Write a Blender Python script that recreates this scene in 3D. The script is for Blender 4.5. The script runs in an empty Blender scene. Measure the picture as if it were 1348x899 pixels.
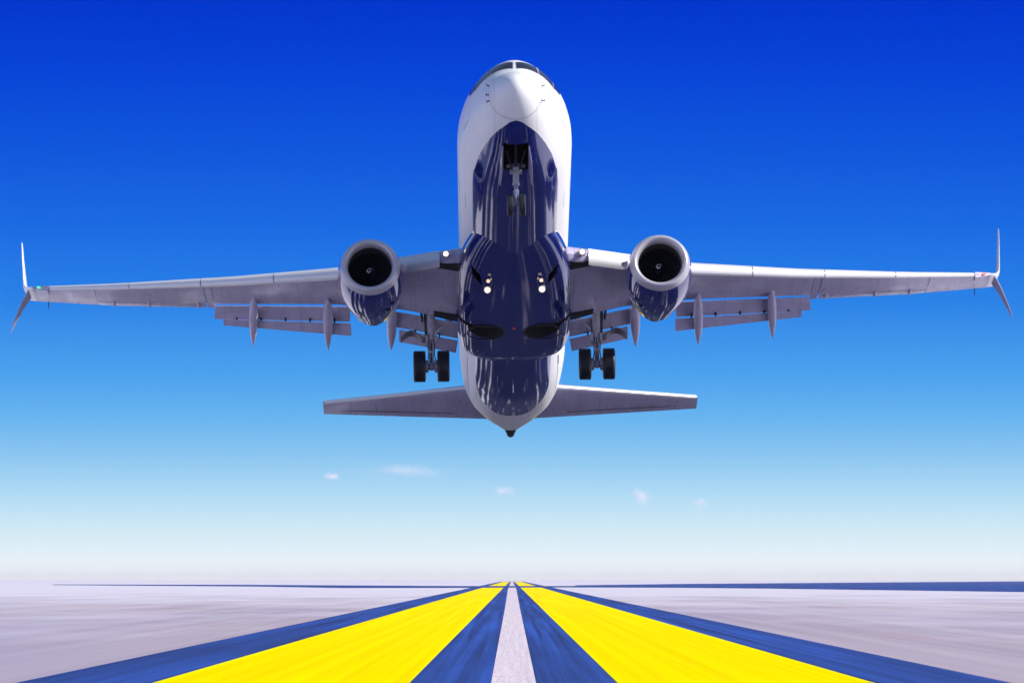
import bpy, bmesh, math, random
from mathutils import Matrix, Vector
random.seed(7)
scene = bpy.context.scene
COL = scene.collection
R = math.radians

# ------------------------------------------------------------------ camera, sky, sun, exposure
H, F = 7.0, 6500.0                      # eye height (m), focal length in photo pixels (1348 wide)
TILT = math.atan((762 - 449.5) / F)
cam_d = bpy.data.cameras.new('camera'); cam = bpy.data.objects.new('camera', cam_d); COL.objects.link(cam)
cam_d.sensor_width = 36.0; cam_d.lens = F / 1348 * 36.0
cam_d.clip_start = 1.0; cam_d.clip_end = 200000.0
cam.location = (0, 0, H); cam.rotation_euler = (R(90) + TILT, 0, 0)
scene.camera = cam
scene.view_settings.view_transform = 'Standard'; scene.view_settings.look = 'None'
scene.view_settings.exposure = 0.0; scene.view_settings.gamma = 1.0
scene.view_settings.use_curve_mapping = False

TO_SUN = Vector((0.84, -0.18, 0.51)).normalized()
SUN_EL = math.asin(TO_SUN.z); SUN_AZ = math.atan2(TO_SUN.x, TO_SUN.y)
sun_d = bpy.data.lights.new('sun', 'SUN'); sun = bpy.data.objects.new('sun', sun_d); COL.objects.link(sun)
sun_d.energy = 5.0; sun_d.angle = R(0.53); sun_d.color = (1.0, 0.95, 0.87)
sun.rotation_euler = TO_SUN.to_track_quat('Z', 'Y').to_euler()

def srgb(r, g, b):
    f = lambda c: (c / 255 / 12.92) if c / 255 <= .04045 else ((c / 255 + .055) / 1.055) ** 2.4
    return (f(r), f(g), f(b), 1)

world = bpy.data.worlds.new('World'); scene.world = world; world.use_nodes = True
wt = world.node_tree; wt.nodes.clear()
def wn(t, **k):
    n = wt.nodes.new(t)
    for a, b in k.items(): setattr(n, a, b)
    return n
tc = wn('ShaderNodeTexCoord'); sep = wn('ShaderNodeSeparateXYZ'); wt.links.new(tc.outputs['Generated'], sep.inputs[0])
mr = wn('ShaderNodeMapRange'); mr.inputs['From Min'].default_value = 0; mr.inputs['From Max'].default_value = .12
wt.links.new(sep.outputs['Z'], mr.inputs['Value'])
ramp = wn('ShaderNodeValToRGB'); wt.links.new(mr.outputs[0], ramp.inputs[0])
SKY = [(762, (238, 238, 247)), (740, (236, 245, 251)), (700, (212, 236, 247)), (650, (176, 219, 245)), (600, (138, 198, 241)),
       (550, (103, 180, 240)), (500, (76, 163, 238)), (400, (40, 130, 231)), (300, (22, 106, 227)), (200, (8, 86, 222)),
       (100, (2, 68, 217)), (0, (0, 52, 206))]
el = ramp.color_ramp.elements
while len(el) > 1: el.remove(el[-1])
for i, (y, c) in enumerate(SKY):
    p = (762 - y) / F / .12
    e = el[0] if i == 0 else el.new(p)
    e.position = p; e.color = srgb(*c)
sky = wn('ShaderNodeTexSky', sky_type='NISHITA'); sky.sun_disc = False
sky.sun_elevation = SUN_EL; sky.sun_rotation = SUN_AZ; sky.altitude = 0; sky.dust_density = 1.0
mulsky = wn('ShaderNodeVectorMath', operation='SCALE'); wt.links.new(sky.outputs[0], mulsky.inputs[0]); mulsky.inputs['Scale'].default_value = .15
hi = wn('ShaderNodeMapRange'); hi.inputs['From Min'].default_value = .12; hi.inputs['From Max'].default_value = .45
hi.interpolation_type = 'SMOOTHSTEP'; wt.links.new(sep.outputs['Z'], hi.inputs['Value'])
mix = wn('ShaderNodeMix', data_type='RGBA'); wt.links.new(hi.outputs[0], mix.inputs[0])
wt.links.new(ramp.outputs[0], mix.inputs[6]); wt.links.new(mulsky.outputs[0], mix.inputs[7])
bg = wn('ShaderNodeBackground'); bg.inputs['Strength'].default_value = 1.0
wt.links.new(mix.outputs[2], bg.inputs[0])
wo = wn('ShaderNodeOutputWorld'); wt.links.new(bg.outputs[0], wo.inputs[0])

# ------------------------------------------------------------------ materials
class NT:
    def __init__(s, name):
        s.m = bpy.data.materials.new(name); s.m.use_nodes = True; s.t = s.m.node_tree
        s.b = s.t.nodes['Principled BSDF']; s.o = s.t.nodes['Material Output']
    def n(s, t, **k):
        x = s.t.nodes.new(t)
        for a, b in k.items(): setattr(x, a, b)
        return x
    def l(s, a, b): s.t.links.new(a, b)
    def coord(s, scale, kind='Object'):
        c = s.n('ShaderNodeTexCoord'); mp = s.n('ShaderNodeMapping'); mp.inputs['Scale'].default_value = scale
        s.l(c.outputs[kind], mp.inputs[0]); return mp.outputs[0]
    def noise(s, scale, sc=1.0, det=3.0, rough=.55, kind='Object'):
        x = s.n('ShaderNodeTexNoise'); x.inputs['Scale'].default_value = sc; x.inputs['Detail'].default_value = det
        x.inputs['Roughness'].default_value = rough; s.l(s.coord(scale, kind), x.inputs['Vector']); return x.outputs['Fac']
    def rng(s, v, a, b, c, d):
        x = s.n('ShaderNodeMapRange'); s.l(v, x.inputs[0])
        for i, q in enumerate((a, b, c, d)): x.inputs[i + 1].default_value = q
        return x.outputs[0]
    def mix(s, f, a, b, blend='MIX'):
        x = s.n('ShaderNodeMix', data_type='RGBA', blend_type=blend)
        for i, q in ((0, f), (6, a), (7, b)):
            if hasattr(q, 'links') or hasattr(q, 'is_linked'): s.l(q, x.inputs[i])
            else: x.inputs[i].default_value = q if i == 0 else (*q[:3], 1)
        return x.outputs[2]
    def bump(s, v, strength, dist=.02):
        x = s.n('ShaderNodeBump'); x.inputs['Strength'].default_value = strength; x.inputs['Distance'].default_value = dist
        s.l(v, x.inputs['Height']); s.l(x.outputs[0], s.b.inputs['Normal'])
    def set(s, **k):
        for a, v in k.items():
            i = s.b.inputs[a.replace('_', ' ')]
            if hasattr(v, 'is_linked'): s.l(v, i)
            else: i.default_value = (*v[:3], 1) if isinstance(v, (tuple, list)) else v
        return s

def simple(name, col, rough=.5, metal=0.0, coat=0.0, var=.12, vs=3.0):
    t = NT(name)
    nz = t.noise((1, 1, 1), vs, 5)
    f = t.rng(nz, .3, .7, 1 - var, 1 + var)
    c = t.n('ShaderNodeVectorMath', operation='SCALE'); c.inputs[0].default_value = col[:3]; t.l(f, c.inputs['Scale'])
    t.l(c.outputs[0], t.b.inputs['Base Color'])
    t.set(Roughness=t.rng(nz, .3, .7, max(.02, rough - .06), rough + .06), Metallic=metal, Coat_Weight=coat, Coat_Roughness=.05)
    return t.m

MAT = {}
WHITE = (.80, .80, .80); NAVY = (.005, .013, .14)
def skin_lines(t, sx):
    def m(op, a, b):
        x = t.n('ShaderNodeMath', operation=op)
        for i, q in enumerate((a, b)):
            if hasattr(q, 'is_linked'): t.l(q, x.inputs[i])
            else: x.inputs[i].default_value = q
        return x.outputs[0]
    def lines(sock, period, w):
        return m('LESS_THAN', m('ABSOLUTE', m('SUBTRACT', m('FRACT', m('DIVIDE', sock, period), 0), .5), 0), w / period)
    return m('MULTIPLY', m('MAXIMUM', lines(sx.outputs['Y'], 1.93, .014), lines(sx.outputs['X'], 1.34, .010)), .5)
def paint_material():
    t = NT('aircraft_paint')
    a = t.n('ShaderNodeAttribute', attribute_name='paint')
    f = t.rng(a.outputs['Fac'], -.004, .004, 0, 1)
    d = t.noise((.25, 1.2, 3), 1.5, 6)
    wh = t.mix(t.rng(d, .35, .75, 0, .10), WHITE, (.55, .53, .5))
    nv = t.mix(t.rng(d, .3, .7, 0, 1), NAVY, (.010, .020, .16))
    base = t.mix(f, wh, nv)
    # skin joints: rings along the hull and lengthwise laps
    sx = t.n('ShaderNodeSeparateXYZ'); t.l(t.n('ShaderNodeTexCoord').outputs['Object'], sx.inputs[0])
    ln = skin_lines(t, sx)
    base = t.mix(ln, base, t.mix(f, (.45, .45, .50), (.045, .055, .16)))
    t.set(Base_Color=base, Roughness=t.rng(f, 0, 1, .38, .10), Coat_Weight=t.rng(f, 0, 1, .06, .7), Coat_Roughness=.03, Specular_IOR_Level=t.rng(f, 0, 1, .25, .5))
    t.bump(t.noise((2.6, .22, 2.6), 1.6, 3), .13, .02)
    return t.m
MAT['paint'] = paint_material()
def navy_material():
    t = NT('navy_paint'); d = t.noise((1, .4, 1), 1.5, 5)
    sx = t.n('ShaderNodeSeparateXYZ'); t.l(t.n('ShaderNodeTexCoord').outputs['Object'], sx.inputs[0])
    t.set(Base_Color=t.mix(skin_lines(t, sx), t.mix(t.rng(d, .3, .7, 0, 1), NAVY, (.010, .020, .16)), (.045, .055, .16)), Roughness=.08, Coat_Weight=.7, Coat_Roughness=.02)
    t.bump(t.noise((2.2, .30, 2.2), 1.5, 3), .14, .02); return t.m
MAT['navy'] = navy_material()
def grey_material(name, col, rough, metal=0.0):
    t = NT(name)
    st = t.noise((2.2, .25, 2.2), 1.2, 6)                # chordwise streaks of oil and dirt
    lo = t.noise((.35, .5, .5), 1.0, 3)
    tcn = t.n('ShaderNodeTexCoord'); sx = t.n('ShaderNodeSeparateXYZ'); t.l(tcn.outputs['Object'], sx.inputs[0])
    def m(op, a, b=None):
        x = t.n('ShaderNodeMath', operation=op)
        for i, q in enumerate((a, b)):
            if q is None: continue
            if hasattr(q, 'is_linked'): t.l(q, x.inputs[i])
            else: x.inputs[i].default_value = q
        return x.outputs[0]
    ax = m('ABSOLUTE', sx.outputs['X'])
    rib = m('ABSOLUTE', m('SUBTRACT', m('FRACT', m('DIVIDE', ax, 1.37)), .5))
    spar = m('ABSOLUTE', m('SUBTRACT', m('FRACT', m('DIVIDE', m('SUBTRACT', sx.outputs['Y'], m('MULTIPLY', ax, .43)), .83)), .5))
    line = m('MAXIMUM', m('LESS_THAN', rib, .009), m('LESS_THAN', spar, .014))
    c = t.mix(t.rng(st, .35, .72, 0, .55), col, tuple(k * .55 for k in col))
    c = t.mix(t.rng(lo, .4, .7, 0, .35), c, tuple(min(.9, k * 1.3) for k in col))
    c = t.mix(m('MULTIPLY', line, .45), c, tuple(k * .35 for k in col))
    t.set(Base_Color=c, Roughness=t.rng(st, .3, .7, rough - .08, rough + .12), Metallic=metal, Coat_Weight=.25, Coat_Roughness=.1)
    t.bump(t.noise((.6, .6, .6), 1.3, 2), .10, .03)
    return t.m
MAT['grey'] = grey_material('wing_grey_paint', (.45, .415, .58), .30)
MAT['flap'] = grey_material('flap_grey_paint', (.40, .37, .52), .42)
MAT['fairing'] = grey_material('fairing_grey_paint', (.50, .465, .62), .38)
MAT['slat'] = simple('bare_leading_edge', (.78, .77, .77), .34, .1, .2, .02, .6)
MAT['lip'] = simple('polished_inlet_lip', (.50, .48, .53), .32, .25, .2, .03, .8)
MAT['duct'] = simple('inlet_duct_lining', (.05, .05, .06), .5)
MAT['blade'] = simple('titanium_blade', (.035, .035, .045), .4, .6)
MAT['door_dark'] = simple('gear_door_inner', (.13, .12, .15), .4)
MAT['dark'] = simple('bay_interior', (.012, .012, .016), .7)
MAT['rubber'] = simple('tyre_rubber', (.020, .019, .026), .48, 0, 0, .3, 6)
MAT['rim'] = simple('wheel_rim', (.42, .41, .42), .4, .5)
MAT['steel'] = simple('gear_paint', (.42, .41, .44), .38, .15, .2, .15, 8)
MAT['chrome'] = simple('oleo_chrome', (.85, .85, .86), .12, 1.0)
MAT['hose'] = simple('hydraulic_hose', (.03, .03, .035), .5)
MAT['white'] = simple('white_paint', (.8, .8, .8), .3, 0, .5, .04)
MAT['nozzle'] = simple('burnt_nozzle', (.16, .14, .13), .45, .8)
MAT['red'] = simple('red_lens', (.5, .02, .02), .2, 0, 1)
def glass_material():
    t = NT('cockpit_glass'); t.set(Base_Color=(.010, .014, .04), Roughness=.06, Specular_IOR_Level=.22); return t.m
MAT['glass'] = glass_material()
def emit(name, col, s):
    t = NT(name); t.set(Base_Color=col, Emission_Color=col, Emission_Strength=s); return t.m
MAT['lamp'] = emit('landing_lamp', (1, .80, .48), 2.2)
MAT['lamp_dim'] = emit('small_lamp', (1, .70, .45), .9)
MAT['nav_green'] = emit('nav_green', (.1, 1, .3), .8)
MAT['nav_red'] = emit('nav_red', (1, .25, .12), 1.2)

# ------------------------------------------------------------------ object helpers
def link(name, bm, mat, parent=None, smooth=None, normals=True):
    if normals: bmesh.ops.recalc_face_normals(bm, faces=bm.faces)
    me = bpy.data.meshes.new(name); bm.to_mesh(me); bm.free()
    if mat is not None: me.materials.append(MAT[mat] if isinstance(mat, str) else mat)
    ob = bpy.data.objects.new(name, me); COL.objects.link(ob)
    if smooth is not None:
        for p in me.polygons: p.use_smooth = True
        me.set_sharp_from_angle(angle=R(smooth))
    if parent is not None: ob.parent = parent
    return ob
def tag(o, label=None, cat=None, group=None, kind=None):
    for k, v in (('label', label), ('category', cat), ('group', group), ('kind', kind)):
        if v: o[k] = v
    return o
def bp(p): return (p[1], p[0], p[2])          # aircraft frame (x aft, y sideways, z up) -> mesh frame
def loft(bm, rings, cap0=True, cap1=True, closed=True):
    vs = [[bm.verts.new(bp(p)) for p in r] for r in rings]
    n = len(rings[0])
    for a, b in zip(vs, vs[1:]):
        for i in range(n if closed else n - 1):
            j = (i + 1) % n
            bm.faces.new((a[i], a[j], b[j], b[i]))
    if cap0: bm.faces.new(vs[0][::-1])
    if cap1: bm.faces.new(vs[-1])
def tube(bm, a, b, r0, r1=None, n=14):
    a, b = Vector(a), Vector(b); d = (b - a).normalized(); r1 = r0 if r1 is None else r1
    u = d.orthogonal().normalized(); w = d.cross(u)
    ring = lambda c, r: [tuple(c + (u * math.cos(2 * math.pi * i / n) + w * math.sin(2 * math.pi * i / n)) * r) for i in range(n)]
    loft(bm, [ring(a, r0), ring(b, r1)])
def chain(bm, pts, r, n=8):
    for a, b in zip(pts, pts[1:]): tube(bm, a, b, r, r, n)
def box(bm, c, s, rot=None):
    x, y, z = s[0] / 2, s[1] / 2, s[2] / 2
    m = rot or Matrix.Identity(3)
    P = [Vector(c) + m @ Vector(q) for q in ((-x,-y,-z),(x,-y,-z),(x,y,-z),(-x,y,-z),(-x,-y,z),(x,-y,z),(x,y,z),(-x,y,z))]
    v = [bm.verts.new(bp(p)) for p in P]
    for f in ((0,1,2,3),(4,5,6,7),(0,1,5,4),(1,2,6,5),(2,3,7,6),(3,0,4,7)): bm.faces.new([v[i] for i in f])
def lathe(bm, c, prof, axis='y', n=40, caps=False, sy=1.0):
    rings = []
    for a, r in prof:
        ring = []
        for i in range(n):
            t = 2 * math.pi * i / n; u, w = math.cos(t) * r, math.sin(t) * r
            ring.append((c[0] + u, c[1] + a, c[2] + w) if axis == 'y' else (c[0] + a, c[1] + u, c[2] + w))
        rings.append(ring)
    loft(bm, rings, caps, caps)
def pchip(xs, ys, x):
    n = len(xs); h = [xs[i+1]-xs[i] for i in range(n-1)]; d = [(ys[i+1]-ys[i])/h[i] for i in range(n-1)]
    m = [d[0]] + [0 if d[i-1]*d[i] <= 0 else 2*d[i-1]*d[i]/(d[i-1]+d[i]) for i in range(1, n-1)] + [d[-1]]
    i = min(max(0, sum(1 for q in xs if q <= x) - 1), n - 2); t = (x - xs[i]) / h[i]
    return (2*t**3-3*t*t+1)*ys[i]+(t**3-2*t*t+t)*h[i]*m[i]+(-2*t**3+3*t*t)*ys[i+1]+(t**3-t*t)*h[i]*m[i+1]
def lerp(a, b, t): return a + (b - a) * t
def lerp3(a, b, t): return tuple(lerp(p, q, t) for p, q in zip(a, b))
def table(xs, ys, x):
    for i in range(len(xs) - 1):
        if x <= xs[i+1] or i == len(xs) - 2: return lerp(ys[i], ys[i+1], (x - xs[i]) / (xs[i+1] - xs[i]))

# ------------------------------------------------------------------ ground, runway, markings
def ground_material():
    t = NT('pale_ground')
    streak = t.noise((.05, .0010, 1), 1, 5, .6)
    grain = t.noise((.16, .006, 1), 1, 5, .75)
    c = t.mix(t.rng(streak, .35, .68, 0, 1), (.72, .67, .75), (.78, .74, .82))
    c = t.mix(t.rng(grain, .5, .7, 0, .45), c, (.50, .46, .54))
    t.set(Base_Color=c, Roughness=.9, Specular_IOR_Level=.2); return t.m
def apron_material():
    t = NT('streaked_apron')
    streak = t.noise((.20, .0010, 1), 1, 5, .6)
    fine = t.noise((.6, .002, 1), 1, 4, .6)
    patch = t.noise((.012, .0010, 1), 1, 4)
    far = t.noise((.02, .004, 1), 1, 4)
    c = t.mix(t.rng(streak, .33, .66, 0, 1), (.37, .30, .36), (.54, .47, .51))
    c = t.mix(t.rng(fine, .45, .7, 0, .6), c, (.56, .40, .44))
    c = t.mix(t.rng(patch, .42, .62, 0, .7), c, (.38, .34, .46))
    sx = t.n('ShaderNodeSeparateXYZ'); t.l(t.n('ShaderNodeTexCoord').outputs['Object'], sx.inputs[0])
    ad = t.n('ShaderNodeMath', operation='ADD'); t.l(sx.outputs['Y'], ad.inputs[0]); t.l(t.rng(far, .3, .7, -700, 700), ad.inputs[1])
    c = t.mix(t.rng(ad.outputs[0], 700, 2300, 0, 1), c, (.72, .67, .75))          # fades with distance to the open ground's paler colour
    t.set(Base_Color=c, Roughness=.9, Specular_IOR_Level=.2); return t.m
def asphalt_material():
    t = NT('blue_asphalt')
    streak = t.noise((.8, .0022, 1), 1, 5, .58)
    patch = t.noise((.10, .003, 1), 1, 4)
    grain = t.noise((3, .006, 1), 1, 4, .6)
    c = t.mix(t.rng(streak, .33, .68, 0, 1), (.005, .020, .12), (.026, .11, .54))
    c = t.mix(t.rng(patch, .42, .66, 0, .75), c, (.008, .022, .11))
    c = t.mix(t.rng(grain, .45, .7, 0, .3), c, (.03, .10, .42))
    t.set(Base_Color=c, Roughness=.85, Specular_IOR_Level=.25); return t.m
def reflection_strip_material():  # unseen dark strip, its tones chosen to shape the belly's reflections
    t = NT('reflection_strip_dark')
    streak = t.noise((.55, .03, 1), 1, 5, .6)
    patch = t.noise((.05, .02, 1), 1, 4)
    pale_fleck = t.noise((.9, .05, 1), 1, 6, .7)
    c = t.mix(t.rng(patch, .4, .62, 0, 1), (.010, .013, .040), (.03, .03, .07))
    c = t.mix(t.rng(streak, .60, .66, 0, 1), c, (.34, .30, .36))
    c = t.mix(t.rng(pale_fleck, .64, .68, 0, 1), c, (.80, .74, .76))  # bright broken flecks, added to streak the belly reflection
    sx = t.n('ShaderNodeSeparateXYZ'); t.l(t.n('ShaderNodeTexCoord').outputs['Object'], sx.inputs[0])
    wob = t.noise((.3, .06, 1), 1, 4)
    for x0, w in ((-16.0, .4), (-12.2, .8), (-9.2, .25), (10.5, .25)):      # pale strips added so the belly mirrors bright streaks
        d = t.n('ShaderNodeMath', operation='SUBTRACT'); t.l(sx.outputs['X'], d.inputs[0]); d.inputs[1].default_value = x0
        e = t.n('ShaderNodeMath', operation='ABSOLUTE'); t.l(d.outputs[0], e.inputs[0])
        g = t.n('ShaderNodeMath', operation='ADD'); t.l(e.outputs[0], g.inputs[0]); t.l(t.rng(wob, .35, .65, -w, w * 1.2), g.inputs[1])
        c = t.mix(t.rng(g.outputs[0], w, w * .6, 0, 1), c, (.74, .70, .74))
    t.set(Base_Color=c, Roughness=.85, Specular_IOR_Level=.25); return t.m
def yellow_material():
    t = NT('yellow_paint')
    streak = t.noise((.8, .0016, 1), 1, 5, .55)
    fine = t.noise((3, .008, 1), 1, 4)
    c = t.mix(t.rng(streak, .35, .72, 0, 1), (1.0, .84, .0), (1.0, .70, .0))
    c = t.mix(t.rng(fine, .5, .75, 0, .35), c, (1.0, .88, .0))
    t.set(Base_Color=c, Roughness=.8, Specular_IOR_Level=.0); return t.m
def white_line_material():
    t = NT('worn_white_paint')
    streak = t.noise((3.0, .012, 1), 1, 6, .65)
    grain = t.noise((5, .12, 1), 1, 5, .75)
    c = t.mix(t.rng(streak, .35, .7, 0, 1), (.84, .74, .78), (.66, .54, .60))
    c = t.mix(t.rng(grain, .52, .66, 0, .6), c, (.46, .30, .34))
    t.set(Base_Color=c, Roughness=.85, Specular_IOR_Level=.2); return t.m
def sheet(name, poly, z, mat):
    bm = bmesh.new(); f = bm.faces.new([bm.verts.new((x, y, z)) for x, y in poly])
    if f.normal.z < 0 or True: f.normal_update()
    if f.normal.z < 0: f.normal_flip()
    return link(name, bm, mat, normals=False)
K = H / 4.5                              # ratios read from the photo, in eye heights
OX = .066 * K
tag(sheet('ground', [(-20000, -2000), (20000, -2000), (20000, 28000), (-20000, 28000)], 0, ground_material()), kind='structure')
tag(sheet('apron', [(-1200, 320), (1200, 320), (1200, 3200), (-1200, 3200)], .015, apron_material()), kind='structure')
ASPH = asphalt_material()
tag(sheet('runway', [(OX-21.6*K, 318), (OX+21.6*K, 318), (OX+21.6*K, 14000), (OX-21.6*K, 14000)], .03, ASPH), kind='structure')
tag(sheet('belly_reflection_strip', [(OX-20, -1500), (OX+20, -1500), (OX+20, 316), (OX-20, 316)], .03, reflection_strip_material()), kind='structure')  # added out of view under the aircraft, for the belly to mirror
YEL = yellow_material()
for s in (-1, 1):
    tag(sheet('runway_stripe', [(OX+s*4.5*K, 328), (OX+s*15.6*K, 328), (OX+s*15.6*K, 13000), (OX+s*4.5*K, 13000)], .05, YEL), kind='structure')
tag(sheet('runway_centreline', [(OX+a*K, b*K) for a, b in ((-.97, 207), (.97, 207), (1.15, 770), (1.9, 2250), (1.9, 8500), (-1.9, 8500), (-1.9, 2250), (-1.15, 770))], .05, white_line_material()), kind='structure')
def gp(u, v): Y = H * F / (v - 762.0); return ((u - 674) * Y / F, Y)
tag(sheet('taxiway', [gp(*q) for q in ((748,772.8),(900,773.3),(1020,774.5),(1348,779),(1500,781),(1500,764.2),(1348,764.8),(900,768.2),(760,770))], .08, ASPH), kind='structure')
tag(sheet('taxiway', [gp(*q) for q in ((70,769.7),(330,771.6),(450,773.6),(620,773.4),(748,772.8),(760,771),(600,771),(330,769.4),(70,769.0))], .10, ASPH), kind='structure')

# ------------------------------------------------------------------ the airliner
P0 = Vector((0.10542, 155.65897, 23.12968))
pitch, roll, yaw = 0.29256269, 0.01575592, 0.00417020
cp, sp = math.cos(pitch), math.sin(pitch); cr, sr = math.cos(roll), math.sin(roll)
aft = Vector((0, cp, -sp)); right0 = Vector((1, 0, 0)); up0 = Vector((0, sp, cp))
right = right0 * cr + up0 * sr; up = up0 * cr - right0 * sr
Z = Matrix.Rotation(yaw, 3, 'Z'); right, aft, up = Z @ right, Z @ aft, Z @ up
plane = bpy.data.objects.new('airliner', None); COL.objects.link(plane)
plane.matrix_world = Matrix(((right.x, aft.x, up.x, P0.x), (right.y, aft.y, up.y, P0.y), (right.z, aft.z, up.z, P0.z), (0, 0, 0, 1)))
tag(plane, 'white twin-engine jet airliner with navy belly flying low over the runway, landing gear down', 'airplane')

# fuselage
FX = [0,.03,.1,.25,.5,.85,1.3,1.75,2.0,2.3,2.65,3.1,3.7,4.5,5.5,6.5,23.5,25,26.5,28.5,31,33.5,35.0,36.0,36.8,37.5,37.9]
FT = [-.5,-.36,-.25,-.1,.06,.24,.42,.62,.84,1.1,1.36,1.58,1.75,1.85,1.88,1.88,1.88,1.88,1.86,1.81,1.68,1.46,1.28,1.17,1.05,.95,.88]
FB = [-.5,-.64,-.76,-.92,-1.1,-1.29,-1.47,-1.62,-1.69,-1.76,-1.83,-1.91,-1.99,-2.06,-2.11,-2.13,-2.13,-2.08,-1.93,-1.60,-1.016,-.435,-.06,.145,.30,.45,.54]
FW = [0,.14,.26,.43,.62,.80,.98,1.13,1.20,1.29,1.38,1.49,1.62,1.75,1.85,1.88,1.89,1.90,1.94,1.90,1.81,1.57,1.28,1.0,.67,.40,.20]
def sec(x):
    T, B, W = pchip(FX, FT, x), pchip(FX, FB, x), pchip(FX, FW, x)
    return T, B, W, B + (T - B) * .53
def fp(x, ph, off=0.0):
    T, B, W, zm = sec(x); c = -math.cos(ph); s = math.sin(ph)
    if c > 0:
        n = 2 - .28 * max(0, 1 - abs(x - 2.6) / 2.8)
        return (x, (W + off) * math.copysign(abs(s) ** (2 / n), s), zm + (T - zm + off) * abs(c) ** (2 / n))
    return (x, (W + off) * s, zm + (zm - B + off) * c)
NSEG = 120
xs = [.004, .015, .03, .06, .1, .15]
while xs[-1] < 6.5: xs.append(xs[-1] + .06 + .05 * (xs[-1] > 4))
while xs[-1] < 23.4: xs.append(xs[-1] + .35)
while xs[-1] < 37.7: xs.append(xs[-1] + .18)
xs.append(37.9)
bm = bmesh.new()
loft(bm, [[fp(x, 2 * math.pi * i / NSEG) for i in range(NSEG)] for x in xs])
fus = link('fuselage', bm, 'paint', plane)

def boolean_cut(ob, cutters):
    for c in cutters:
        m = ob.modifiers.new('cut', 'BOOLEAN'); m.operation = 'DIFFERENCE'; m.object = c; m.solver = 'EXACT'; m.material_mode = 'TRANSFER'
    dg = bpy.context.evaluated_depsgraph_get()
    me = bpy.data.meshes.new_from_object(ob.evaluated_get(dg))
    ob.modifiers.clear(); old = ob.data; ob.data = me; bpy.data.meshes.remove(old); me.name = ob.name
def finish(ob, ang=35):
    for p in ob.data.polygons: p.use_smooth = True
    ob.data.set_sharp_from_angle(angle=R(ang))

# wing-to-body fairing
BX = [9.6,10.5,11.5,12.5,13.5,15.0,17.0,18.5,20.0,20.7,21.3,21.9,22.5,23.0]
BW = [1.0,1.30,1.55,1.74,1.88,1.98,2.02,2.02,1.99,1.95,1.86,1.66,1.35,1.0]
BB = [-2.04,-2.10,-2.16,-2.23,-2.30,-2.37,-2.42,-2.44,-2.42,-2.38,-2.28,-2.12,-1.95,-1.8]
def fair(x, t):
    w, b = pchip(BX, BW, x), pchip(BX, BB, x); zc = -1.38; c = -math.cos(t); s = math.sin(t); n = lerp(2.1, 3.0, max(0, min(1, (x - 10) / 7)))
    return (x, w * math.copysign(abs(s) ** (2 / n), s), zc + ((lerp(.42, .75, max(0, min(1, (x - 11) / 4))) if c > 0 else (zc - b)) * math.copysign(abs(c) ** (2 / n), c)))
bm = bmesh.new()
fx = [9.6 + .25 * i for i in range(54)]
loft(bm, [[fair(x, 2 * math.pi * (i + .5) / 96) for i in range(96)] for x in fx])
fairing = link('belly_fairing', bm, 'navy', plane)

cut = []
def cutter(bm):
    o = link('cutter', bm, 'dark', plane); cut.append(o); return o
bm = bmesh.new(); box(bm, (2.98, 0, -1.75), (1.62, .80, 1.3)); nose_bay = cutter(bm)
wells = []
for s in (-1, 1):
    bm = bmesh.new(); lathe_pts = [(18.02 + .70 * math.cos(2*math.pi*i/48), s * .98 + .64 * math.sin(2*math.pi*i/48)) for i in range(48)]
    loft(bm, [[(x, y, -2.8) for x, y in lathe_pts], [(x, y, -1.55) for x, y in lathe_pts]]); wells.append(cutter(bm))
    bm = bmesh.new(); box(bm, (17.72, s * 1.80, -2.1), (.34, .9, 1.0)); wells.append(cutter(bm))
inlets = []
for s in (-1, 1):                                            # ram air inlets ahead of the wing box
    bm = bmesh.new()
    P = [(12.5, s*1.50), (13.05, s*1.16), (13.8, s*1.12), (13.25, s*1.42)]
    loft(bm, [[(x, y, -2.7) for x, y in P], [(x, y, -1.75) for x, y in P]]); inlets.append(cutter(bm))
bpy.context.view_layer.update()
boolean_cut(fus, [nose_bay, wells[0], wells[2]])
boolean_cut(fairing, wells + inlets)
for c in cut: bpy.data.objects.remove(c)
finish(fus); finish(fairing)
AP = [0, 10, 20, 34.5, 40.5, 45.5, 48.5, 49.5]; AXF = [1.02, 1.09, 1.31, 1.88, 2.6, 3.84, 5.6, 9.0]     # front arch: station for each angle
BP = [0, 10, 21, 30, 40.5, 44, 48, 50]; BXA = [32.1, 32.0, 31.5, 30.3, 28.2, 26.4, 23.0, 20.0]             # rounded end under the tail
me = fus.data
pa = me.attributes.new('paint', 'FLOAT', 'POINT'); pass
for i, v in enumerate(me.vertices):
    y, x, z = v.co; T, B, W, zm = sec(max(.001, min(37.9, x)))
    ph = math.atan2(abs(y) / max(W, .01), (zm - z) / max(zm - B, .01))
    d = math.degrees(ph)
    fr = x - (pchip(AP, AXF, d) if d < 49.5 else 9 + (d - 49.5) * 8)
    bk = (pchip(BP, BXA, d) if d < 50 else 20 - (d - 50) * 4) - x
    pa.data[i].value = min(min(fr, bk) * .35, (50.0 - d) * .03)

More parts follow.
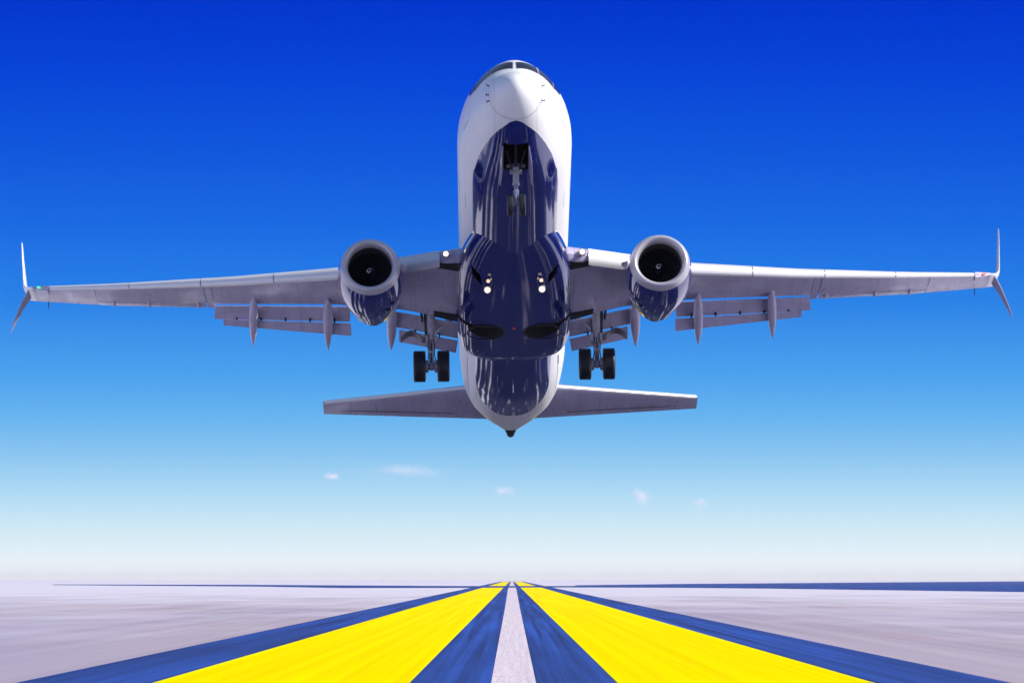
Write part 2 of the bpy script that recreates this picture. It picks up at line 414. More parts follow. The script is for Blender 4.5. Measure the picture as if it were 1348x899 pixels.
# thin dark seams lying on the skin (radome joint, doors, hatches)
def ribbon(name, pts, w, mat, parent, off=.006):
    """pts: list of (x, ph degrees) on the hull; builds a thin strip following the skin"""
    bm = bmesh.new(); P = []
    for (x0, p0), (x1, p1) in zip(pts, pts[1:]):
        k = max(2, int(max(abs(x1 - x0) / .08, abs(p1 - p0) / 3)))
        for j in range(k): P.append((lerp(x0, x1, j / k), lerp(p0, p1, j / k)))
    P.append(pts[-1])
    C = [Vector(fp(x, R(p), off)) for x, p in P]; rows = []
    for i, c in enumerate(C):
        t = (C[min(i+1, len(C)-1)] - C[max(i-1, 0)]).normalized()
        x, p = P[i]; n = (Vector(fp(x, R(p), .2)) - Vector(fp(x, R(p), 0))).normalized(); s = t.cross(n).normalized() * w / 2
        rows.append([bm.verts.new(bp(c - s)), bm.verts.new(bp(c + s))])
    for a, b in zip(rows, rows[1:]): bm.faces.new((a[0], a[1], b[1], b[0]))
    return link(name, bm, mat, parent)
MAT['seam'] = simple('seam_sealant', (.16, .16, .20), .6)
ribbon('radome_seam', [(.98, p) for p in range(-62, 63, 4)], .016, 'seam', fus)
for s in (-1, 1):
    ribbon('radome_seam', [(.98, s*62), (.80, s*80), (.70, s*110)], .012, 'seam', fus)
    ribbon('hatch_seam', [(1.05, s*66), (1.25, s*84), (1.2, s*112)], .010, 'seam', fus)
    ribbon('door_seam', [(3.15, s*112), (3.0, s*86), (3.3, s*78), (4.1, s*78), (4.2, s*88), (4.25, s*112)], .018, 'seam', fus)
    ribbon('service_hatch_seam', [(8.2, s*60), (8.2, s*76), (9.5, s*76), (9.5, s*60), (8.2, s*60)], .014, 'seam', fus)
    ribbon('hull_seam', [(24.5, s*60), (27, s*58), (30, s*60), (33, s*66)], .02, 'seam', fus)

# cockpit panes
def pane(quad, s, name, grow=0.0, off=.014, mat='glass', parent=None, n=6):
    bm = bmesh.new(); q = [(x, s * p) for x, p in quad]
    cx = sum(a for a, _ in q) / 4; cpn = sum(b for _, b in q) / 4
    if grow: q = [(cx + (a - cx) * (1 + grow), cpn + (b - cpn) * (1 + grow)) for a, b in q]
    V = []
    for i in range(n + 1):
        row = []
        for j in range(n + 1):
            u, v = i / n, j / n
            a = [lerp(q[0][k], q[1][k], u) for k in (0, 1)]; b = [lerp(q[3][k], q[2][k], u) for k in (0, 1)]
            row.append(bm.verts.new(bp(fp(lerp(a[0], b[0], v), R(lerp(a[1], b[1], v)), off))))
        V.append(row)
    for i in range(n):
        for j in range(n): bm.faces.new((V[i][j], V[i+1][j], V[i+1][j+1], V[i][j+1]))
    return link(name, bm, mat, parent, 60)
for s in (-1, 1):
    for k, quad in enumerate(([(1.99, 175), (2.27, 141.5), (2.86, 148.5), (2.46, 176)], [(2.32, 138.5), (2.62, 116), (3.35, 128), (2.96, 145)], [(2.68, 114), (3.25, 108), (3.85, 118), (3.42, 126)])):
        fr = pane(quad, s, 'cockpit_window', .10, .008, 'seam', fus)
        pane(quad, s, 'pane', 0, .016, 'glass', fr)
# probes by the nose and blade antennas under the belly
for s, L in ((-1, ((1.18, 117), (.95, 88), (.97, 75))), (1, ((1.15, 114), (.97, 75)))):
    for x, p in L:
        bm = bmesh.new(); a = Vector(fp(x, R(s * p))); b = Vector(fp(x, R(s * p), .09)); tube(bm, a, b, .022, .014, 8); tube(bm, b + Vector((.03, 0, 0)), b - Vector((.13, 0, 0)), .016, .008, 8)
        link('pitot_probe', bm, 'dark', fus)
def blade_antenna(x, y, z, h, L, mat='white', par=None):
    bm = bmesh.new()
    loft(bm, [[(x, y, z), (x + L * .5, y + .02, z), (x + L, y, z), (x + L * .5, y - .02, z)], [(x + L * .45, y, z - h), (x + L * .65, y + .01, z - h), (x + L * .8, y, z - h), (x + L * .65, y - .01, z - h)]])
    link('antenna', bm, mat, par or fus)
blade_antenna(8.6, 0, -2.12, .28, .35, 'dark'); blade_antenna(24.6, 0, -2.08, .25, .3, 'white'); blade_antenna(35.2, .75, .35, .22, .2, 'white'); blade_antenna(35.0, -.9, .45, .12, .2, 'dark')
blade_antenna(22.0, 1.6, -1.9, .3, .1, 'dark', fairing)
bm = bmesh.new(); lathe(bm, (17.6, 0, -2.44), [(-.05, .001), (-.05, .04), (0, .06), (.05, .04), (.05, .001)], 'y', 12); link('beacon', bm, 'red', fairing)

for s in (-1, 1):
    bm = bmesh.new()
    for k, (x0, x1, zz) in enumerate(((17.55, 17.62, -1.95), (17.85, 17.9, -1.85), (18.2, 18.15, -1.95), (18.45, 18.4, -2.0))):
        chain(bm, [(x0, s*.42, zz), (x0 + .05, s*.9, zz - .06), (x1, s*1.5, zz)], .03 + .012 * (k % 2), 8)
    tube(bm, (18.02, s*.98, -1.6), (18.02, s*.98, -1.86), .22, .20, 20); link('well_piping', bm, 'hose', fairing, 40)
    bm = bmesh.new(); n = 48; rings = []
    for r, dz in ((.0, 0), (.035, -.012), (.035, .02), (.0, .02)):
        rings.append([(18.02 + (.70 + r) * math.cos(2*math.pi*i/n), s*.98 + (.64 + r) * math.sin(2*math.pi*i/n), -2.435 + dz) for i in range(n)])
    loft(bm, rings, False, False); link('well_rim', bm, 'hose', fairing, 40)
# landing lights under the fairing: housing and lit lamp
for s in (-1, 1):
    bm = bmesh.new(); tube(bm, (13.95, s*.93, -2.25), (13.62, s*.93, -2.46), .13, .13, 20); hsg = link('landing_light', bm, 'steel', fairing, 40)
    bm = bmesh.new(); tube(bm, (13.64, s*.93, -2.448), (13.61, s*.93, -2.467), .095, .095, 20); link('lamp', bm, 'lamp', hsg)
    bm = bmesh.new(); tube(bm, (13.30, s*.90, -2.22), (13.10, s*.90, -2.33), .075, .075, 16); hsg = link('taxi_light', bm, 'steel', fairing, 40)
    bm = bmesh.new(); tube(bm, (13.115, s*.90, -2.322), (13.09, s*.90, -2.336), .06, .06, 16); link('lamp', bm, 'lamp_dim', hsg)

# auxiliary power unit exhaust
bm = bmesh.new(); lathe(bm, (37.3, 0, .60), [(0, .16), (.15, .235), (.35, .235), (.75, .17), (1.0, .15), (.98, .11), (.6, .10)], 'x', 24, True); link('exhaust_cone', bm, 'dark', fus, 40)

# ---------------- wings
WY = [1.2, 2.25, 3.83, 4.83, 6.22, 10.0, 11.95, 13.9, 16.5, 17.2]
WXL = [12.9, 13.6, 14.85, 15.6, 16.32, 18.29, 19.3, 20.32, 21.67, 22.03]
WZL = [-1.36, -1.23, -1.03, -.93, -.775, -.28, .03, .34, .80, .93]
CY = [1.2, 1.95, 3.9, 4.03, 6.35, 8.5, 10.6, 11.0, 12.5, 14.35, 16.87, 17.2]
CX_ = [18.8, 18.94, 19.33, 19.36, 19.84, 20.5, 21.16, 21.3, 21.75, 22.3, 23.1, 23.2]     # cove / aileron hinge line
CZ_ = [-1.80, -1.63, -1.06, -1.02, -.635, -.355, -.08, -.03, .17, .45, .88, .94]
TX = lambda y: 20.9 + max(0, y - 5.8) * .24
def tz(y): return table([10.6, 14.35, 16.87, 17.2], [.10, .56, .97, 1.02], y)
UP = [(0, 0), (.006, .022), (.02, .038), (.05, .058), (.10, .078), (.2, .098), (.35, .105), (.5, .095), (.7, .066), (.85, .036), (1, .012)]
LO = [(1, 0), (.9, -.004), (.75, -.018), (.6, -.032), (.45, -.042), (.3, -.045), (.15, -.042), (.07, -.036), (.03, -.028), (.01, -.016)]
def wing_ring(y, s, full):
    xl, zl = table(WY, WXL, y), table(WY, WZL, y)
    if full: xc, zc = TX(y), tz(y)
    else: xc, zc = table(CY, CX_, y), table(CY, CZ_, y)
    c = xc - xl; k = 1.0 if not full else .95
    if not full: k = 1.12
    pts = [(xl + f * c, s * y, zl + f * (zc - zl) + t * c * k) for f, t in UP + LO]
    if not full:                                  # blunt cove with an overhanging spoiler lip
        pts[len(UP) - 1] = (xc, s * y, zc + .17)
    return pts
SPOTS = {}
for s in (-1, 1):
    bm = bmesh.new()
    ys = [1.2, 1.7, 2.25, 3.0, 3.83, 4.4, 4.83, 5.5, 6.22, 7.2, 8.5, 9.5, 10.62]
    loft(bm, [wing_ring(y, s, False) for y in ys])
    loft(bm, [wing_ring(y, s, True) for y in (10.64, 10.9)])
    loft(bm, [wing_ring(y, s, False) for y in (10.92, 11.95, 13.0, 13.9, 14.9)])
    loft(bm, [wing_ring(y, s, True) for y in (14.92, 15.7, 16.5, 17.0, 17.2)])
    wing = link('wing', bm, 'grey', plane, 32)
    # aileron
    bm = bmesh.new(); rings = []
    for y in (10.94, 12, 13.2, 14.2, 14.88):
        xc, zc = table(CY, CX_, y) + .03, table(CY, CZ_, y); xt, zt = TX(y), tz(y)
        rings.append([(xc, s*y, zc + .10), (lerp(xc, xt, .5), s*y, lerp(zc + .13, zt, .5)), (xt, s*y, zt + .012), (xt, s*y, zt), (lerp(xc, xt, .5), s*y, lerp(zc, zt, .5) - .01), (xc, s*y, zc - .004)])
    loft(bm, rings); link('aileron', bm, 'grey', wing, 32)
    for y in (11.2, 13.0, 14.3):
        bm = bmesh.new(); xc, zc = table(CY, CX_, y), table(CY, CZ_, y)
        lathe(bm, (xc - .28, s*y, zc - .01), [(0, .005), (.12, .055), (.35, .07), (.6, .04), (.7, .005)], 'x', 10); link('hinge_fairing', bm, 'grey', wing, 40)
    # slats: separate sections wrapped round the leading edge, run out a little forward and down
    def slat_ring(y, up_f, lo_f, d):
        xl, zl = table(WY, WXL, y), table(WY, WZL, y); xc, zc = table(CY, CX_, y), table(CY, CZ_, y); c = xc - xl
        cf = min(c, 4.2)
        prof = [(up_f, .084), (.06, .064), (.03, .046), (.01, .028), (-.003, .002), (.002, -.02), (.012, -.036), (.03, -.047), (lo_f, -.056)]
        out = [(xl - d + f * cf, s*y, zl - d * .25 + f * (zc - zl) * cf / c + t * cf * 1.08) for f, t in prof]
        inn = [(x + .05, yy, z + (.02 if i > 4 else -.03)) for i, (x, yy, z) in list(enumerate(out))[::-1]]
        return out + inn
    for y0, y1 in ((5.75, 8.35), (8.38, 10.98), (11.01, 13.6), (13.63, 16.55)):
        bm = bmesh.new(); loft(bm, [slat_ring(lerp(y0, y1, i / 4), .11, .058, .10) for i in range(5)]); link('slat', bm, 'slat', wing, 50)
    bm = bmesh.new(); loft(bm, [slat_ring(lerp(2.55, 4.05, i / 3), .07, .05, .08) for i in range(4)]); link('krueger_flap', bm, 'slat', wing, 50)
    # flaps: two panels, inboard and outboard of the engine, each with an aft panel behind a slot
    def panel(name, a0, a1, b0, b1, th, par, mat='flap'):
        """a = leading edge points (outer, inner), b = trailing edge points (outer, inner)"""
        rings = []
        for u in (0, .33, .66, 1):
            L, T = Vector(lerp3(a0, a1, u)), Vector(lerp3(b0, b1, u)); d = T - L
            nrm = Vector((-d.z, 0, d.x)).normalized()
            prof = [(0, 0), (.03, .35), (.12, .75), (.3, 1), (.6, .7), (1, .06), (1, 0), (.7, -.05), (.3, -.12), (.08, -.2), (.02, -.12)]
            rings.append([(p.x, s * p.y, p.z) for p in ((L + d * f + nrm * h * th) for f, h in prof)])
        bm = bmesh.new(); loft(bm, rings); return link(name, bm, mat, par, 32)
    fl = panel('flap', (21.26, 10.60, -.12), (19.97, 5.75, -.70), (21.84, 10.68, -.40), (20.62, 5.80, -1.02), .13, wing)
    panel('aft_flap', (21.80, 10.36, -.43), (20.64, 5.76, -1.08), (22.06, 10.34, -.575), (21.03, 5.76, -1.41), .05, fl)
    fi = panel('flap', (19.52, 4.30, -1.05), (19.17, 1.95, -1.66), (20.24, 4.30, -1.36), (19.95, 1.97, -1.95), .15, wing)
    panel('aft_flap', (20.27, 4.04, -1.47), (19.99, 1.97, -2.01), (20.70, 4.06, -1.78), (20.42, 2.05, -2.32), .06, fi)
    for f_, n_, A0, A1 in ((fl, 5, (21.74, 10.3, -.38), (20.55, 5.9, -1.0)), (fi, 2, (20.2, 3.9, -1.38), (19.95, 2.2, -1.93))):
        for k in range(n_):
            q = lerp3(A0, A1, (k + .5) / n_); bm = bmesh.new(); box(bm, (q[0] + .03, s * q[1], q[2] - .02), (.22, .05, .10)); link('slot_bracket', bm, 'dark', f_)
    # flap track fairings, drooped with the flaps
    for (n0, t0, hw, hh) in (((19.75, 9.17, -.28), (22.95, 9.34, -1.08), .165, .21), ((19.0, 6.53, -.74), (22.25, 6.62, -1.52), .175, .23), ((18.6, 4.26, -1.1), (21.75, 4.36, -1.72), .185, .24)):
        N, T = Vector(n0), Vector(t0); M_ = Vector((lerp(N.x, T.x, .42), lerp(N.y, T.y, .4), lerp(N.z, T.z, .30) - .13))
        rings = []
        for u, r in ((0, .03), (.04, .30), (.10, .55), (.2, .82), (.32, .97), (.45, 1), (.58, .96), (.7, .80), (.82, .56), (.92, .28), (1, .03)):
            c = N * (1 - u) ** 2 + M_ * 2 * u * (1 - u) + T * u * u
            ring = []
            for i in range(16):
                t = 2 * math.pi * i / 16; a, b = math.sin(t), math.cos(t)
                a = math.copysign(abs(a) ** .8, a); b = math.copysign(abs(b) ** .8, b)
                ring.append((c.x, s * (c.y + hw * r * a), c.z + hh * r * b))
            rings.append(ring)
        bm = bmesh.new(); loft(bm, rings); link('flap_track_fairing', bm, 'fairing', wing, 50)
    # split winglet: the upper blade curves up from the tip, the lower one drops outward
    def foil(L, c, th, nrm, zt=0.0):
        L, nrm = Vector(L), Vector(nrm).normalized()
        prof = [(0, 0), (.02, .35), (.1, .8), (.3, 1), (.6, .7), (1, .03), (.6, -.35), (.3, -.5), (.1, -.45), (.02, -.22)]
        return [((L + Vector((f * c, 0, f * zt)) + nrm * h * th * c)) for f, h in prof]
    up_pts = [((22.02, 17.15, .95), 1.60, (0, 0, 1), .07), ((22.10, 17.30, .97), 1.53, (0, -.2, 1), .06), ((22.28, 17.47, 1.06), 1.44, (0, -.6, .8), .04), ((22.46, 17.56, 1.24), 1.34, (0, -.95, .3), .02),
              ((22.72, 17.61, 1.6), 1.2, (0, -1, .1), 0), ((23.52, 17.74, 2.65), .8, (0, -1, .1), 0), ((24.08, 17.82, 3.42), .5, (0, -1, .1), 0), ((24.42, 17.85, 3.62), .22, (0, -1, .1), 0)]
    bm = bmesh.new(); loft(bm, [[(p.x, s * p.y, p.z) for p in foil(L, c, .07, n, zt)] for L, c, n, zt in up_pts]); wl = link('winglet', bm, 'white', wing, 50)
    lo_pts = [((22.25, 17.36, 1.0), 1.0, (0, .75, .65)), ((22.9, 17.66, .74), .75, (0, .75, .65)), ((23.75, 17.97, .43), .48, (0, .75, .65)), ((24.2, 18.12, .28), .30, (0, .75, .65)), ((24.55, 18.20, .17), .08, (0, .75, .65))]
    bm = bmesh.new(); loft(bm, [[(p.x, s * p.y, p.z) for p in foil(L, c, .055, n)] for L, c, n in lo_pts]); link('lower_winglet', bm, 'grey', wing, 50)
    bm = bmesh.new(); loft(bm, [[(21.75, s*16.62, .72), (21.75, s*16.62, .93), (22.2, s*16.62, .97), (22.2, s*16.62, .72)], [(22.0, s*17.2, .90), (22.0, s*17.2, .98), (22.3, s*17.2, 1.0), (22.3, s*17.2, .90)]]); tipf = link('tip_light_fairing', bm, 'grey', wing)
    bm = bmesh.new(); box(bm, (21.86, s*16.98, .90), (.10, .10, .05)); link('position_light', bm, 'nav_green' if s < 0 else 'nav_red', wing)
    bm = bmesh.new(); tube(bm, (23.4, s*16.75, .9), (23.55, s*16.75, .70), .02, .012, 6); link('static_wick', bm, 'dark', wing)
    # wing root landing light
    bm = bmesh.new(); tube(bm, (13.62, s*2.35, -1.16), (13.42, s*2.33, -1.20), .12, .12, 18); lh = link('root_light', bm, 'steel', wing, 40)
    bm = bmesh.new(); tube(bm, (13.43, s*2.33, -1.198), (13.405, s*2.33, -1.203), .085, .085, 18); link('lamp', bm, 'lamp', lh)
    bm = bmesh.new(); loft(bm, [[(13.55, s*1.80, -1.50), (13.55, s*1.80, -1.35), (14.1, s*1.80, -1.38), (14.1, s*1.80, -1.62)], [(13.98, s*2.62, -1.40), (13.98, s*2.62, -1.33), (14.2, s*2.62, -1.35), (14.2, s*2.62, -1.43)]]); link('root_bay', bm, 'dark', wing)
    # main gear bay edge under the wing
    bm = bmesh.new(); loft(bm, [[(18.6, s*2.80, -1.40), (19.11, s*2.80, -1.385), (19.11, s*2.80, -1.42), (18.6, s*2.80, -1.45)], [(18.4, s*2.0, -1.62), (18.94, s*2.0, -1.625), (18.94, s*2.0, -1.69), (18.4, s*2.0, -1.70)]]); link('gear_bay', bm, 'dark', wing)

    # ---------------- engine
    EC = (11.4, s * 4.89, -2.33)
    def nac(prof, n=56):
        rings = []
        for a, r in prof:
            ring = []
            for i in range(n):
                t = 2 * math.pi * i / n; u, w = math.cos(t), math.sin(t)
                lowk = .93 if w < 0 else .98
                tilt = -.07 * w * r if a < .6 else 0
                ring.append((EC[0] + a + tilt, EC[1] + u * r, EC[2] + w * r * lowk + .035 * a))
            rings.append(ring)
        return rings
    lipp = [(.34, .735), (.22, .738), (.12, .752), (.05, .785), (.01, .83), (0, .865), (.012, .90), (.05, .94), (.12, .975), (.22, 1.005), (.30, 1.022)]
    bm = bmesh.new(); loft(bm, nac([(.30, 1.02), (.55, 1.065), (.9, 1.10), (1.4, 1.125), (1.9, 1.115), (2.6, 1.05), (3.3, .94), (4.0, .80), (4.7, .66), (4.68, .62), (3.9, .64)]), False, False)
    eng = link('engine', bm, 'navy', plane, 40)
    bm = bmesh.new(); loft(bm, nac(lipp), False, False); link('inlet_lip', bm, 'lip', eng, 50)
    bm = bmesh.new(); loft(bm, nac([(.335, .7345), (.6, .745), (.9, .765), (1.15, .775)]), False, True); link('inlet_duct', bm, 'duct', eng, 50)
    bm = bmesh.new(); rings = nac([(4.0, .55), (4.7, .52), (5.3, .44), (5.6, .38), (5.58, .34), (5.1, .32)], 32); loft(bm, rings, False, True); link('core_nozzle', bm, 'nozzle', eng, 40)
    fc = (EC[0] + .95, EC[1], EC[2] + .03)
    bm = bmesh.new(); lathe(bm, fc, [(-.42, .004), (-.40, .03), (-.30, .085), (-.15, .15), (0, .205), (.05, .215)], 'x', 32); spn = link('spinner', bm, 'blade', eng, 50)
    bm = bmesh.new(); L = []                         # white curl painted on the spinner
    for k in range(22):
        t = 4.7 * k / 21 + .6; r = .012 + .12 * k / 21; xx = -.42 + (r / .205) ** 1.25 * .42 - .012
        L.append([bm.verts.new(bp((fc[0] + xx + dw * .6, fc[1] + (r + dw) * math.cos(-t), fc[2] + (r + dw) * math.sin(-t)))) for dw in (-.018 - .014 * math.sin(3.14*k/21), .018 + .014 * math.sin(3.14*k/21))])
    for a, b in zip(L, L[1:]): bm.faces.new((a[0], a[1], b[1], b[0]))
    link('spinner_curl', bm, 'white', spn)
    bm = bmesh.new(); rows = []
    for k in range(6):
        r = lerp(.19, .755, k / 5); tw = lerp(.55, 1.0, k / 5); ch = lerp(.16, .24, k / 5)
        rows.append([bm.verts.new(bp((f * ch * math.cos(tw), f * ch * math.sin(tw) + .02 * math.sin(k), r))) for f in (-.5, 0, .5)])
    for a, b in zip(rows, rows[1:]):
        for j in (0, 1): bm.faces.new((a[j], a[j+1], b[j+1], b[j]))
    b0 = link('fan_blade', bm, 'blade', eng, 60)
    for k in range(24):
        o = b0 if k == 0 else b0.copy()
        if k: COL.objects.link(o); o.parent = eng
        o.location = bp(fc); o.rotation_euler = (0, 2 * math.pi * k / 24, 0)
    # pylon and strake
    bm = bmesh.new(); rings = []
    for x, zb, zt, w in ((13.0, -1.45, -1.25, .05), (13.7, -1.6, -.98, .16), (14.8, -1.7, -.80, .20), (16.2, -1.85, -.80, .20), (17.6, -1.5, -.8, .17), (18.6, -1.1, -.8, .08)):
        rings.append([(x, EC[1] - w, zb), (x, EC[1] + w, zb), (x, EC[1] + w, zt), (x, EC[1], zt + .06), (x, EC[1] - w, zt)])
    loft(bm, rings); link('pylon', bm, 'grey', eng, 40)
    bm = bmesh.new(); yi = s * (4.89 - .98); loft(bm, [[(12.6, yi, -1.86), (13.5, yi, -1.86), (13.5, yi, -1.83), (12.6, yi, -1.83)], [(13.2, yi - s*.26, -1.70), (13.5, yi - s*.26, -1.70), (13.5, yi - s*.26, -1.68), (13.2, yi - s*.26, -1.68)]]); link('strake', bm, 'grey', eng)

    # ---------------- main landing gear
    gx, gy, gz = 19.6, s * 2.91, -3.10
    bm = bmesh.new(); tube(bm, (19.25, gy, -.95), (19.5, gy, -2.25), .165, .14, 20); tube(bm, (19.49, gy, -2.2), (19.51, gy, -2.34), .19, .19, 20)
    for dy in (-1, 1): box(bm, (19.36, gy + dy * .16, -2.18), (.16, .10, .26))
    gear = link('main_gear_leg', bm, 'steel', plane, 40)
    bm = bmesh.new(); tube(bm, (19.5, gy, -2.3), (19.59, gy, -3.02), .085, .085, 18); link('oleo', bm, 'chrome', gear, 40)
    bm = bmesh.new(); tube(bm, (gx, gy - .62, gz), (gx, gy + .62, gz), .075, .075, 16); tube(bm, (gx - .0, gy, gz + .10), (gx, gy, gz - .12), .12, .10, 16)
    for dy in (-1, 1): tube(bm, (gx, gy + dy * .13, gz), (gx, gy + dy * .21, gz), .22, .22, 20)
    link('axle', bm, 'steel', gear, 40)
    bm = bmesh.new()
    for dy in (-1, 1):
        chain(bm, [(19.40, gy + dy * .06, -2.38), (19.12, gy + dy * .05, -2.72), (19.50, gy + dy * .05, -3.02)], .035)
    tube(bm, (19.12, gy - .1, -2.72), (19.12, gy + .1, -2.72), .04); link('torsion_link', bm, 'steel', gear, 40)
    bm = bmesh.new(); tube(bm, (19.45, gy - s * .10, -1.90), (19.40, s * 1.92, -1.25), .065, .055, 12); tube(bm, (19.42, s*2.40, -1.62), (19.25, s*2.30, -1.2), .03); link('side_brace', bm, 'steel', gear, 40)
    bm = bmesh.new(); tube(bm, (19.25, gy + s*.22, -1.0), (19.47, gy + s*.17, -2.0), .05); tube(bm, (19.2, gy + s*.36, -1.0), (19.3, gy + s*.30, -1.55), .055, .04); tube(bm, (19.47, gy + s*.17, -2.0), (19.47, gy, -2.1), .05); link('actuator', bm, 'hose', gear, 40)
    bm = bmesh.new()
    for dy in (-.07, .0, .08):
        chain(bm, [(19.33, gy + dy, -2.2), (19.25, gy + dy * 1.6, -2.45), (19.36, gy + dy * 1.3, -2.72), (19.5, gy + dy * 2, -3.0)], .018, 6)
    chain(bm, [(19.34, gy - .12, -1.2), (19.38, gy - .18, -1.7), (19.34, gy - .15, -2.2)], .02, 6); link('hydraulic_line', bm, 'hose', gear, 40)
    # curved outer door hung from the leg
    bm = bmesh.new(); rows = []
    for u in range(13):
        t = u / 12; yy = 2.98 + 1.0 * t; zz = -2.02 - .12 * math.sin(t * 3.3) + .34 * math.sin(max(0, t - .22) / .78 * math.pi) - .10 * t
        rows.append([(19.30, s*yy, zz), (19.75, s*yy, zz - .02), (19.75, s*yy, zz - .07), (19.30, s*yy, zz - .05)])
    loft(bm, rows); link('gear_door', bm, 'door_dark', gear, 40)
    for dy in (-1, 1):
        w0 = gy + dy * .42
        bm = bmesh.new()
        prof = [(-.195, .30), (-.215, .40), (-.215, .48), (-.195, .535), (-.16, .556)]
        for g in (-.12, -.06, 0, .06, .12): prof += [(g - .018, .562), (g - .012, .535), (g + .012, .535), (g + .018, .562)]
        prof += [(.16, .556), (.195, .535), (.215, .48), (.215, .40), (.195, .30)]
        lathe(bm, (gx, w0, gz), prof, 'y', 56); tyre = link('tyre', bm, 'rubber', gear, 32)
        bm = bmesh.new(); lathe(bm, (gx, w0, gz), [(-.19, .305), (-.15, .30), (-.10, .17), (-.13, .08), (-.13, .01)], 'y', 32); lathe(bm, (gx, w0, gz), [(.13, .01), (.13, .08), (.10, .17), (.15, .30), (.19, .305)], 'y', 32); link('rim', bm, 'rim', gear, 35)
        bm = bmesh.new(); tube(bm, (gx, gy + dy * .14, gz), (gx, gy + dy * .22, gz), .20, .20, 24)
        for k in range(7):
            a = 2 * math.pi * k / 7; tube(bm, (gx + .17 * math.cos(a), gy + dy * .10, gz + .17 * math.sin(a)), (gx + .17 * math.cos(a), gy + dy * .18, gz + .17 * math.sin(a)), .045, .045, 10)
        link('brake', bm, 'steel', gear, 40)

    # ---------------- tailplane
    def tail_ring(y, full=True):
        u = (y - .5) / 6.75; xl, xt = lerp(32.6, 36.55, u), lerp(36.6, 37.85, u); z = lerp(.66, 1.40, u); c = xt - xl
        return [(xl + f * c, s*y, z + h * c * .85 - f * .03) for f, h in UP + LO]
    bm = bmesh.new(); loft(bm, [tail_ring(y) for y in (.5, 1.5, 3, 4.5, 6, 7.0, 7.18, 7.25)]); st = link('tailplane', bm, 'grey', plane, 32)
    bm = bmesh.new(); loft(bm, [[(lerp(32.6, 36.55, u) - .015, s*y, lerp(.66, 1.40, u) - .02), (lerp(32.6, 36.55, u) - .015, s*y, lerp(.66, 1.40, u) + .04), (lerp(32.6, 36.55, u) + .06, s*y, lerp(.66, 1.40, u) + .10), (lerp(32.6, 36.55, u) + .06, s*y, lerp(.66, 1.40, u) - .055)] for y, u in ((1.3, .8/6.75), (7.2, 6.7/6.75))]); link('leading_edge', bm, 'slat', st)
    bm = bmesh.new(); tube(bm, (36.05, s*2.2, .70), (37.2, s*6.6, 1.28), .012, .012, 6); link('elevator_gap', bm, 'dark', st)

# vertical fin (hidden behind the hull from the photo's place)
bm = bmesh.new(); rings = []
for z, x0, x1 in ((1.45, 31.0, 37.0), (4.0, 33.0, 37.6), (8.6, 36.4, 38.9), (8.75, 36.7, 38.9)):
    c = x1 - x0; rings.append([(x0, 0, z), (x0 + .1 * c, .04 * c, z), (x0 + .35 * c, .055 * c, z), (x1, .005, z), (x0 + .35 * c, -.055 * c, z), (x0 + .1 * c, -.04 * c, z)])
loft(bm, rings); link('fin', bm, 'navy', plane, 40)

# nose gear: doors, leg, wheels
for s in (-1, 1):
    bm = bmesh.new(); loft(bm, [[(2.25, s*.41, -1.74), (2.25, s*.44, -1.74), (2.45, s*.52, -2.26), (2.45, s*.49, -2.26)], [(3.1, s*.41, -1.88), (3.1, s*.44, -1.88), (3.1, s*.54, -2.46), (3.1, s*.51, -2.46)], [(3.75, s*.41, -1.97), (3.75, s*.44, -1.97), (3.72, s*.53, -2.52), (3.72, s*.50, -2.52)]])
    link('nose_gear_door', bm, 'grey', fus, 30)
    bm = bmesh.new(); tube(bm, (2.3, s*.425, -1.76), (3.72, s*.425, -1.97), .018, .018, 8); link('hinge', bm, 'steel', fus)
bm = bmesh.new(); tube(bm, (3.72, 0, -1.75), (3.88, 0, -2.42), .10, .10, 18); tube(bm, (3.70, -.30, -1.85), (3.70, .30, -1.85), .06, .06, 14)
box(bm, (3.70, 0, -2.06), (.16, .40, .12)); tube(bm, (3.6, -.10, -1.98), (3.6, .10, -1.98), .085, .085, 16)
ng = link('nose_gear_leg', bm, 'steel', plane, 40)
bm = bmesh.new(); tube(bm, (3.88, 0, -2.40), (3.98, 0, -2.98), .062, .062, 16); link('oleo', bm, 'chrome', ng, 40)
bm = bmesh.new(); tube(bm, (3.87, 0, -2.38), (3.89, 0, -2.46), .12, .12, 18); tube(bm, (3.94, -.10, -2.68), (3.94, .10, -2.68), .07, .07, 12)
box(bm, (3.98, 0, -3.0), (.16, .16, .14)); tube(bm, (4.0, -.28, -3.09), (4.0, .28, -3.09), .05, .05, 14); link('axle', bm, 'steel', ng, 40)
bm = bmesh.new()
for dy in (-.05, .05): chain(bm, [(3.80, dy, -2.45), (3.60, dy, -2.72), (3.93, dy, -3.0)], .022, 8)
link('torsion_link', bm, 'steel', ng, 40)
bm = bmesh.new()
for s in (-1, 1): tube(bm, (3.72, s*.10, -2.05), (2.95, s*.30, -1.62), .035, .03, 10)
tube(bm, (3.66, 0, -1.95), (2.4, 0, -1.45), .045, .035, 12); link('drag_brace', bm, 'hose', ng, 40)
bm = bmesh.new(); tube(bm, (3.80, 0, -2.54), (3.75, 0, -2.56), .075, .075, 16); link('taxi_lamp', bm, 'chrome', ng, 40)
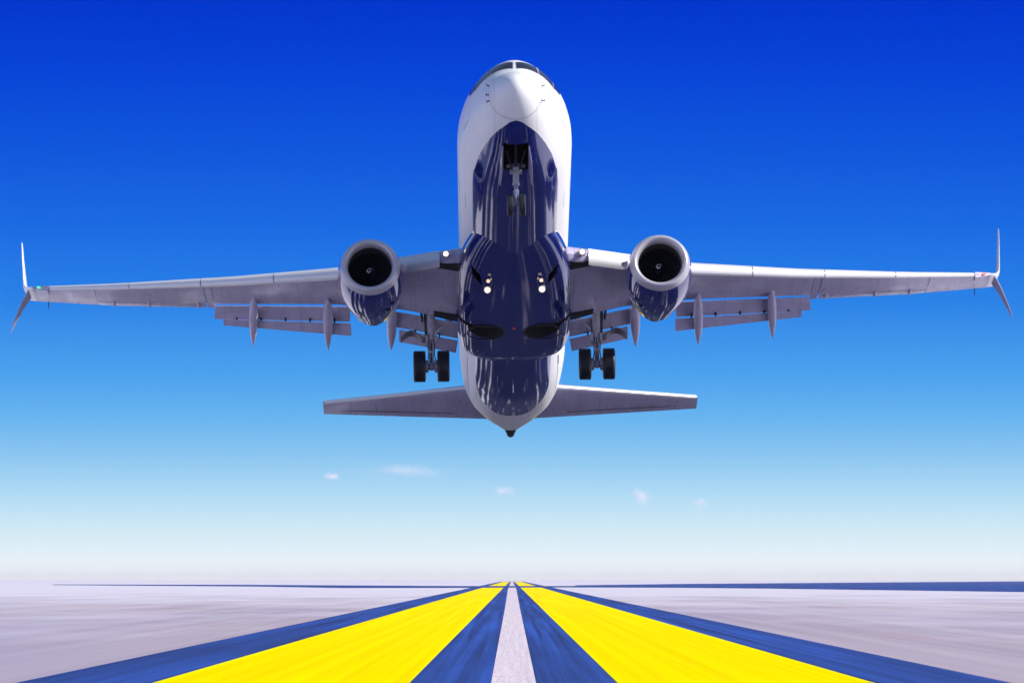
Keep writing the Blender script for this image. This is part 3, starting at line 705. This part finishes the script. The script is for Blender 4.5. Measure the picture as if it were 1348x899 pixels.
for s in (-1, 1):
    bm = bmesh.new(); w0 = s * .2
    lathe(bm, (4.0, w0, -3.09), [(-.09, .19), (-.105, .25), (-.10, .31), (-.075, .345), (-.05, .352), (-.03, .354), (-.024, .346), (-.016, .346), (-.01, .354), (.01, .354), (.016, .346), (.024, .346), (.03, .354), (.05, .352), (.075, .345), (.10, .31), (.105, .25), (.09, .19)], 'y', 48)
    link('tyre', bm, 'rubber', ng, 32)
    bm = bmesh.new(); lathe(bm, (4.0, w0, -3.09), [(-.088, .195), (-.06, .18), (-.045, .08), (-.06, .01)], 'y', 28); lathe(bm, (4.0, w0, -3.09), [(.06, .01), (.045, .08), (.06, .18), (.088, .195)], 'y', 28); link('rim', bm, 'rim', ng, 35)

# ------------------------------------------------------------------ far clouds (soft, thin puffs well beyond the airfield)
def cloud_material():
    t = NT('cloud_vapour'); d = t.n('ShaderNodeBsdfDiffuse'); d.inputs[0].default_value = (.97, .92, .94, 1)
    tr = t.n('ShaderNodeBsdfTranslucent'); tr.inputs[0].default_value = (.97, .92, .94, 1)
    mx = t.n('ShaderNodeMixShader'); mx.inputs[0].default_value = .5; t.l(d.outputs[0], mx.inputs[1]); t.l(tr.outputs[0], mx.inputs[2]); t.l(mx.outputs[0], t.o.inputs['Surface'])
    return t.m
CLOUD = cloud_material()
D = 24000.0; PX = D / F
for u, v, w, h, n, lab in ((437, 628, 8, 6, 1500, 'small faint cloud puff close beside the wide smear of cloud'),
                        (540, 621, 42, 11, 5200, 'wide faint smear of cloud, the broadest in the sky below the tailplane'),
                        (660, 645, 9, 8, 1700, 'faint pinkish cloud puff in the sky straight below the tail cone'),
                        (842, 653, 9, 9, 2600, 'brightest little white cloud puff in the sky between horizon and tailplane'),
                        (921, 662, 6, 6, 1000, 'tiniest faint cloud wisp, just beyond the brightest little puff')):
    bm = bmesh.new()                                   # a cloud of tiny flecks, thinning out towards its rim
    lobes = [(random.gauss(0, .45), random.gauss(0, .3), random.uniform(.35, .75)) for _ in range(7)]
    for _ in range(n):
        lx, lz, lr = random.choice(lobes); q = Vector((random.gauss(lx, lr * .8) * w, random.gauss(0, .6) * w, random.gauss(lz, lr * .7) * h)) * PX
        e = PX * random.uniform(.14, .32); a = Vector((random.gauss(0, 1), random.gauss(0, 1), random.gauss(0, 1))).normalized(); b = a.orthogonal().normalized(); c = a.cross(b)
        bm.faces.new([bm.verts.new(q + b * e), bm.verts.new(q + c * e), bm.verts.new(q - b * e), bm.verts.new(q - c * e)])
    o = link('cloud', bm, CLOUD, normals=False)
    o.location = ((u - 674) * PX, D, H + (762 - v) * PX)
    tag(o, lab, 'cloud', 'far cloud puffs')

# ------------------------------------------------------------------ haze over the airfield
bm = bmesh.new(); bmesh.ops.create_cube(bm, size=1.0)
hz = link('haze', bm, None)
hz.scale = (40400, 30400, 41); hz.location = (0, 13000, 19.5)
hm = bpy.data.materials.new('air'); hm.use_nodes = True; ht = hm.node_tree; ht.nodes.clear()
ho = ht.nodes.new('ShaderNodeOutputMaterial'); hv = ht.nodes.new('ShaderNodeVolumePrincipled'); ht.links.new(hv.outputs[0], ho.inputs['Volume'])
hv.inputs['Color'].default_value = (.97, .98, 1, 1); hv.inputs['Density'].default_value = 1.3e-5
hz.data.materials.append(hm); hz['kind'] = 'stuff'
